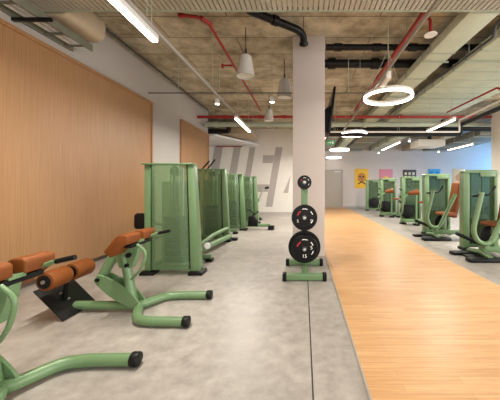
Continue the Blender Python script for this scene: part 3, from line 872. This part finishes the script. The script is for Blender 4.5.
pipe('conduit', 'thin dark conduit rail hung level across the room before the slab joints', 'conduit', 'frame', [(-3.10, 5.36, 3.10), (1.70, 5.36, 3.10)], .010, None, .03, None,
     [(-2.5, 5.36, 3.1), (-1.68, 5.36, 3.1), (-.4, 5.36, 3.1), (.9, 5.36, 3.1)])
pipe('conduit', 'thin grey conduit run along the slab by the left wall', 'conduit', 'frame', [(-3.30, 4.1, 3.86), (-3.30, 9.2, 3.86)], .02, None, .03)
r = thing('dropped_ceiling_panel', 'pale dropped ceiling panel before the lettered end wall', 'ceiling panel', (0, 0, 0))
MB().prism([(-5.3, 10.1), (-3.35, 10.1), (-2.1, 12.5), (-5.3, 12.5)], 3.12, 3.2, 'z', .004).build('board', 'white', r)
MB().box(-3.3, -2.0, 10.4, 11.8, 3.25, 3.5, .01).build('duct_stub', 'tan_duct', r)
rods(r, 'hanger_rod', 'galv', [((-4.5, 11.2, 3.2), (-4.5, 11.2, ZC)), ((-2.8, 11.2, 3.5), (-2.8, 11.2, ZC))], .008)

# ------------------------------------------------------------------ lamps
WARM = (1.0, 0.93, 0.84)
def lamp_light(parent, loc, sx, sy, power, col=WARM, rot=(0, 0, 0), spread=PI):
    L = bpy.data.lights.new('lamp_light', 'AREA')
    L.shape = 'RECTANGLE'
    L.size, L.size_y = sx, sy
    L.energy = power
    L.color = col
    L.spread = spread
    o = bpy.data.objects.new('lamp_light', L)
    COL.objects.link(o)
    o.location = loc
    o.rotation_euler = rot
    o.parent = parent
    return o
ZL = 2.75
def bar_lamp(label, x, y0, y1, power, top=ZC):
    r = thing('linear_lamp', label, 'ceiling lamp', (x, (y0 + y1) / 2, ZL), 'glowing linear lamps')
    L = (y1 - y0) / 2
    MB().box(-.035, .035, -L, L, .012, .07, .006).build('housing', 'white', r)
    MB().box(-.03, .03, -L + .01, L - .01, -.012, .012, .006).build('diffuser', 'bulb', r, 'glowing diffuser')
    rods(r, 'suspension_wire', 'galv', [((0, y, .07), (0, y, top - ZL)) for y in (-L * .8, L * .8)], .004)
    lamp_light(r, (0, 0, -.02), .06, 2 * L - .04, power)
    return r
PW = 90
bar_lamp('glowing linear lamp nearest on the left, over the benches', -1.545, 1.25, 2.80, PW, 3.5)
bar_lamp('glowing linear lamp farther along the left track, before the oak panel end', -1.515, 6.0, 7.52, PW)
bar_lamp('glowing linear lamp over the second chest press on the right', 3.44, 6.1, 7.42, PW)
bar_lamp('glowing linear lamp far back over the pink poster', 3.35, 9.35, 11.4, PW)
bar_lamp('glowing linear lamp farthest right, before the blue end of the far wall', 6.15, 9.75, 11.4, PW)
bar_lamp('added linear lamp over the lane outside the view', 3.44, 1.2, 2.8, PW, 3.5)  # added out of frame to help light the room
bar_lamp('added linear lamp over the right-hand machines outside the view', 6.15, 4.6, 6.2, PW * 1.3)  # added out of frame to brighten the concrete right of the lane
bar_lamp('added linear lamp hidden behind the white column', .08, 8.4, 11.0, PW * 1.3)  # added out of sight to brighten the lettered end wall

def ring_lamp(label, x, y):
    r = thing('ring_lamp', label, 'ring lamp', (x, y, ZL), 'glowing ring lamps over the lane')
    R, w = .405, .024
    MB().lathe([(R - w, .012), (R, .012), (R, .06), (R - w, .06)], (0, 0, 0), 'z', 64, closed=True).build('housing', 'white', r)
    MB().lathe([(R - w, -.02), (R, -.02), (R + .004, .012), (R - w - .004, .012)], (0, 0, 0), 'z', 64, closed=True).build('diffuser', 'ring_glow', r, 'glowing ring diffuser')
    rods(r, 'suspension_wire', 'galv', [(((R - .015) * math.cos(a), (R - .015) * math.sin(a), .06), (0, 0, .8)) for a in (.5, .5 + 2 * PI / 3, .5 + 4 * PI / 3)], .003)
    rods(r, 'hanger_rod', 'galv', [((0, 0, .8), (0, 0, ZC - ZL))])
ring_lamp('largest looking glowing ring lamp, nearest over the lane', 1.44, 4.57)
ring_lamp('second glowing ring lamp, behind the nearest ring', 1.46, 7.85)
ring_lamp('third glowing ring lamp, seen close to the column', 1.52, 11.3)
ring_lamp('farthest glowing ring lamp, half behind the column before the door', 1.62, 14.4)

def track(label, x, y0, y1, z=2.83, w=.018, mat='track'):
    r = thing('lighting_track', label, 'lighting track', (x, 0, z), 'white lighting tracks')
    MB().box(-w, -w + .012, y0, y1, 0, .03).box(w - .012, w, y0, y1, 0, .03).box(-w, w, y0, y1, .03, .042).build('rail', mat, r)
    y = y0 + .3
    while y < y1:
        rods(r, 'suspension_wire', 'galv', [((0, y, .04), (0, y, ZC - z))], .004)
        y += 1.8
    return r
track('white lighting track over the left-hand benches, between its two lamps', -1.53, .6, 8.2, 2.83, .014)
t = track('white lighting track left of the ring lamps over the wood lane', 1.14, 1.5, 10.5, 2.80, .011)
MB().box(.02, .09, 3.75, 4.1, -.05, .06, .006).build('driver_box', 'white', t, 'white driver box')

def pendant(label, x, y, z, rad, h):
    r = thing('pendant_lamp', label, 'pendant lamp', (x, y, z), 'white cone pendant lamps')
    MB().lathe([(rad, 0), (rad * .62, h * .92), (rad * .4, h), (.02, h), (.02, h - .01), (rad * .55, h * .9), (rad - .012, .0)], (0, 0, 0), 'z', 32, closed=True).build('shade', 'pendant', r)
    MB().lathe([(.002, .02), (rad * .93, .02), (rad * .93, .03), (.002, .03)], (0, 0, 0), 'z', 32).build('diffuser', 'white', r, 'pale round diffuser')
    MB().cyl((0, 0, h), (0, 0, h + .1), .02, None, 12).cyl((0, 0, h + .1), (0, 0, ZC - z), .008, None, 8).build('stem', 'frame', r, 'dark hanging stem')
pendant('white cone pendant lamp nearest, hanging in front of the red pipe', -.97, 4.50, 3.08, .155, .36)
pendant('white cone pendant lamp partly hidden by the column edge', -.40, 5.62, 3.08, .165, .40)
pendant('small looking white cone pendant lamp, farthest before the red main', -.98, 7.62, 3.08, .14, .34)

def spot(label, x, y, z):
    r = thing('spot_lamp', label, 'spot lamp', (x, y, z), 'small round spot lamps')
    MB().lathe([(.045, 0), (.05, .01), (.05, .10), (.03, .12), (.002, .12)], (0, 0, 0), 'z', 20).build('housing', 'white', r)
    MB().lathe([(.002, -.012), (.04, -.008), (.044, .0), (.002, .0)], (0, 0, 0), 'z', 20).build('lens', 'spot_glow', r, 'glowing lens')
    MB().cyl((0, 0, .12), (0, 0, ZC - z), .006, None, 6).build('stem', 'galv', r)
spot('bright round spot lamp near the left track, before the oak panel', -1.85, 5.75, 3.0)
spot('small white spot lamp hanging between the pendants', -.66, 5.62, 3.0)
spot('small spot lamp before the far wall above the pink poster', 3.55, 12.7, 2.78)
spot('small spot lamp far back beside the air conditioner', 3.95, 10.0, 2.90)
spot('small spot lamp before the far wall above the blue poster', 6.5, 12.9, 2.86)

# cable raceway: a level white and black channel that steps up and runs towards the camera
r = thing('cable_raceway', 'white and black cable raceway stepping up over the right-hand machines', 'raceway', (0, 0, 0))
MB().tube(fillet([(.50, 7.6, 2.77), (4.42, 7.6, 2.77), (4.42, 7.6, 3.10), (4.16, 3.4, 3.12)], .02), .026, 8).build('white_channel', 'white', r, 'white channel')
MB().tube(fillet([(.50, 7.72, 2.72), (4.52, 7.72, 2.72), (4.52, 7.72, 3.0), (4.30, 3.4, 3.0)], .02), .06, 8).build('black_channel', 'black', r, 'black channel')
rods(r, 'suspension_wire', 'galv', [((x, y, 2.78 if y > 7 else 3.06), (x, y, ZC)) for x, y in ((.9, 7.6), (2.72, 7.6), (4.3, 5.9), (4.17, 4.2))], .005)

r = thing('air_conditioner', 'white ceiling air conditioner hanging before the far wall', 'air conditioner', (4.75, 10.3, 2.72))
MB().box(-.5, .5, -.4, .4, 0, .24, .02).build('casing', 'white', r)
MB().box(-.36, .36, -.28, .28, -.012, .0, .004).build('grille', 'white', r)
MB().tube(fillet([(0, -.2, .24), (0, -.2, .5), (.25, -.2, .62), (.5, -.2, .62), (.5, -.2, ZC - 2.72)], .15), .07, 12).build('black_hose', 'black', r, 'black flexible hose')
rods(r, 'hanger_rod', 'galv', [((x, y, .24), (x, y, ZC - 2.72)) for x in (-.45, .45) for y in (-.35, .35)])

r = thing('exit_sign', 'small green exit sign hanging beyond the column', 'sign', (.92, 9.0, 2.62))
MB().box(-.13, .13, -.012, .012, 0, .14, .004).build('panel', 'sign', r)
mb = MB()
mb.prism([(-.10, .06), (-.03, .06), (-.03, .03), (.01, .07), (-.03, .11), (-.03, .08), (-.10, .08)], -.016, -.012, 'y')
mb.prism([(.03, .025), (.09, .025), (.09, .115), (.03, .115)], -.016, -.012, 'y')
mb.build('pictogram', 'white_mark', r, smooth=False)
rods(r, 'suspension_wire', 'galv', [((x, 0, .14), (x, 0, ZC - 2.62)) for x in (-.1, .1)], .004)

# television on the column's lane side, tilted down
r = thing('television', 'black television mounted high on the right side of the white column', 'television', (.375, 5.0, 2.62))
rot = Matrix.Translation((.145, 0, 0)) @ Matrix.Rotation(math.radians(7), 4, 'Y')
MB().box(-.02, .02, -.12, 1.0, -.42, .44, .006, rot).build('casing', 'black', r)
MB().box(.02, .023, -.10, .98, -.40, .42, 0, rot).build('screen', simple('dark_screen', srgb(12, 12, 14), .15), r, 'dark glossy screen')
MB().box(0, .02, -.02, .26, -.25, .20, .004).prism([(.02, -.36), (.095, -.38), (.15, .14), (.02, .06)], .02, .5, 'y', .006).build('wall_bracket', 'rubber', r)

# ------------------------------------------------------------------ daylight, camera, view
def daylight(name, loc, rot, sx, sy, power, col):
    o = lamp_light(None, loc, sx, sy, power, col, rot)
    o.name = name
    return o
daylight('window_daylight', (XR - .05, (WY0 + WY1) / 2, (WZ0 + WZ1) / 2), (0, PI / 2, 0), WZ1 - WZ0, WY1 - WY0, 210, (0.14, 0.46, 1.0))
daylight('window_daylight', (XR - .05, (NY0 + NY1) / 2, (WZ0 + WZ1) / 2), (0, PI / 2, 0), WZ1 - WZ0, NY1 - NY0, 760, (1.0, 0.97, 0.94))
daylight('window_daylight', ((BX0 + BX1) / 2, YB + .05, 1.9), (PI / 2, 0, 0), BX1 - BX0, 3.0, 230, (1.0, 0.95, 0.88))  # light of the added window behind the camera
w = bpy.data.worlds.new('daylight')
S.world = w
w.use_nodes = True
w.node_tree.nodes['Background'].inputs['Color'].default_value = (0.62, 0.78, 1.0, 1)
w.node_tree.nodes['Background'].inputs['Strength'].default_value = 0.6

cam = bpy.data.cameras.new('camera')
co = bpy.data.objects.new('camera', cam)
COL.objects.link(co)
co.location = (0, 0, 1.25)
co.rotation_euler = (PI / 2, 0, 0)
cam.sensor_width = 36
cam.lens = 36 * 268 / 500
cam.shift_x = -53.5 / 500
cam.shift_y = -14.5 / 500
cam.clip_start = .05
S.camera = co
S.view_settings.view_transform = 'Standard'
S.view_settings.look = 'None'
S.view_settings.gamma = 1
S.view_settings.use_curve_mapping = False
S.view_settings.exposure = 0.05
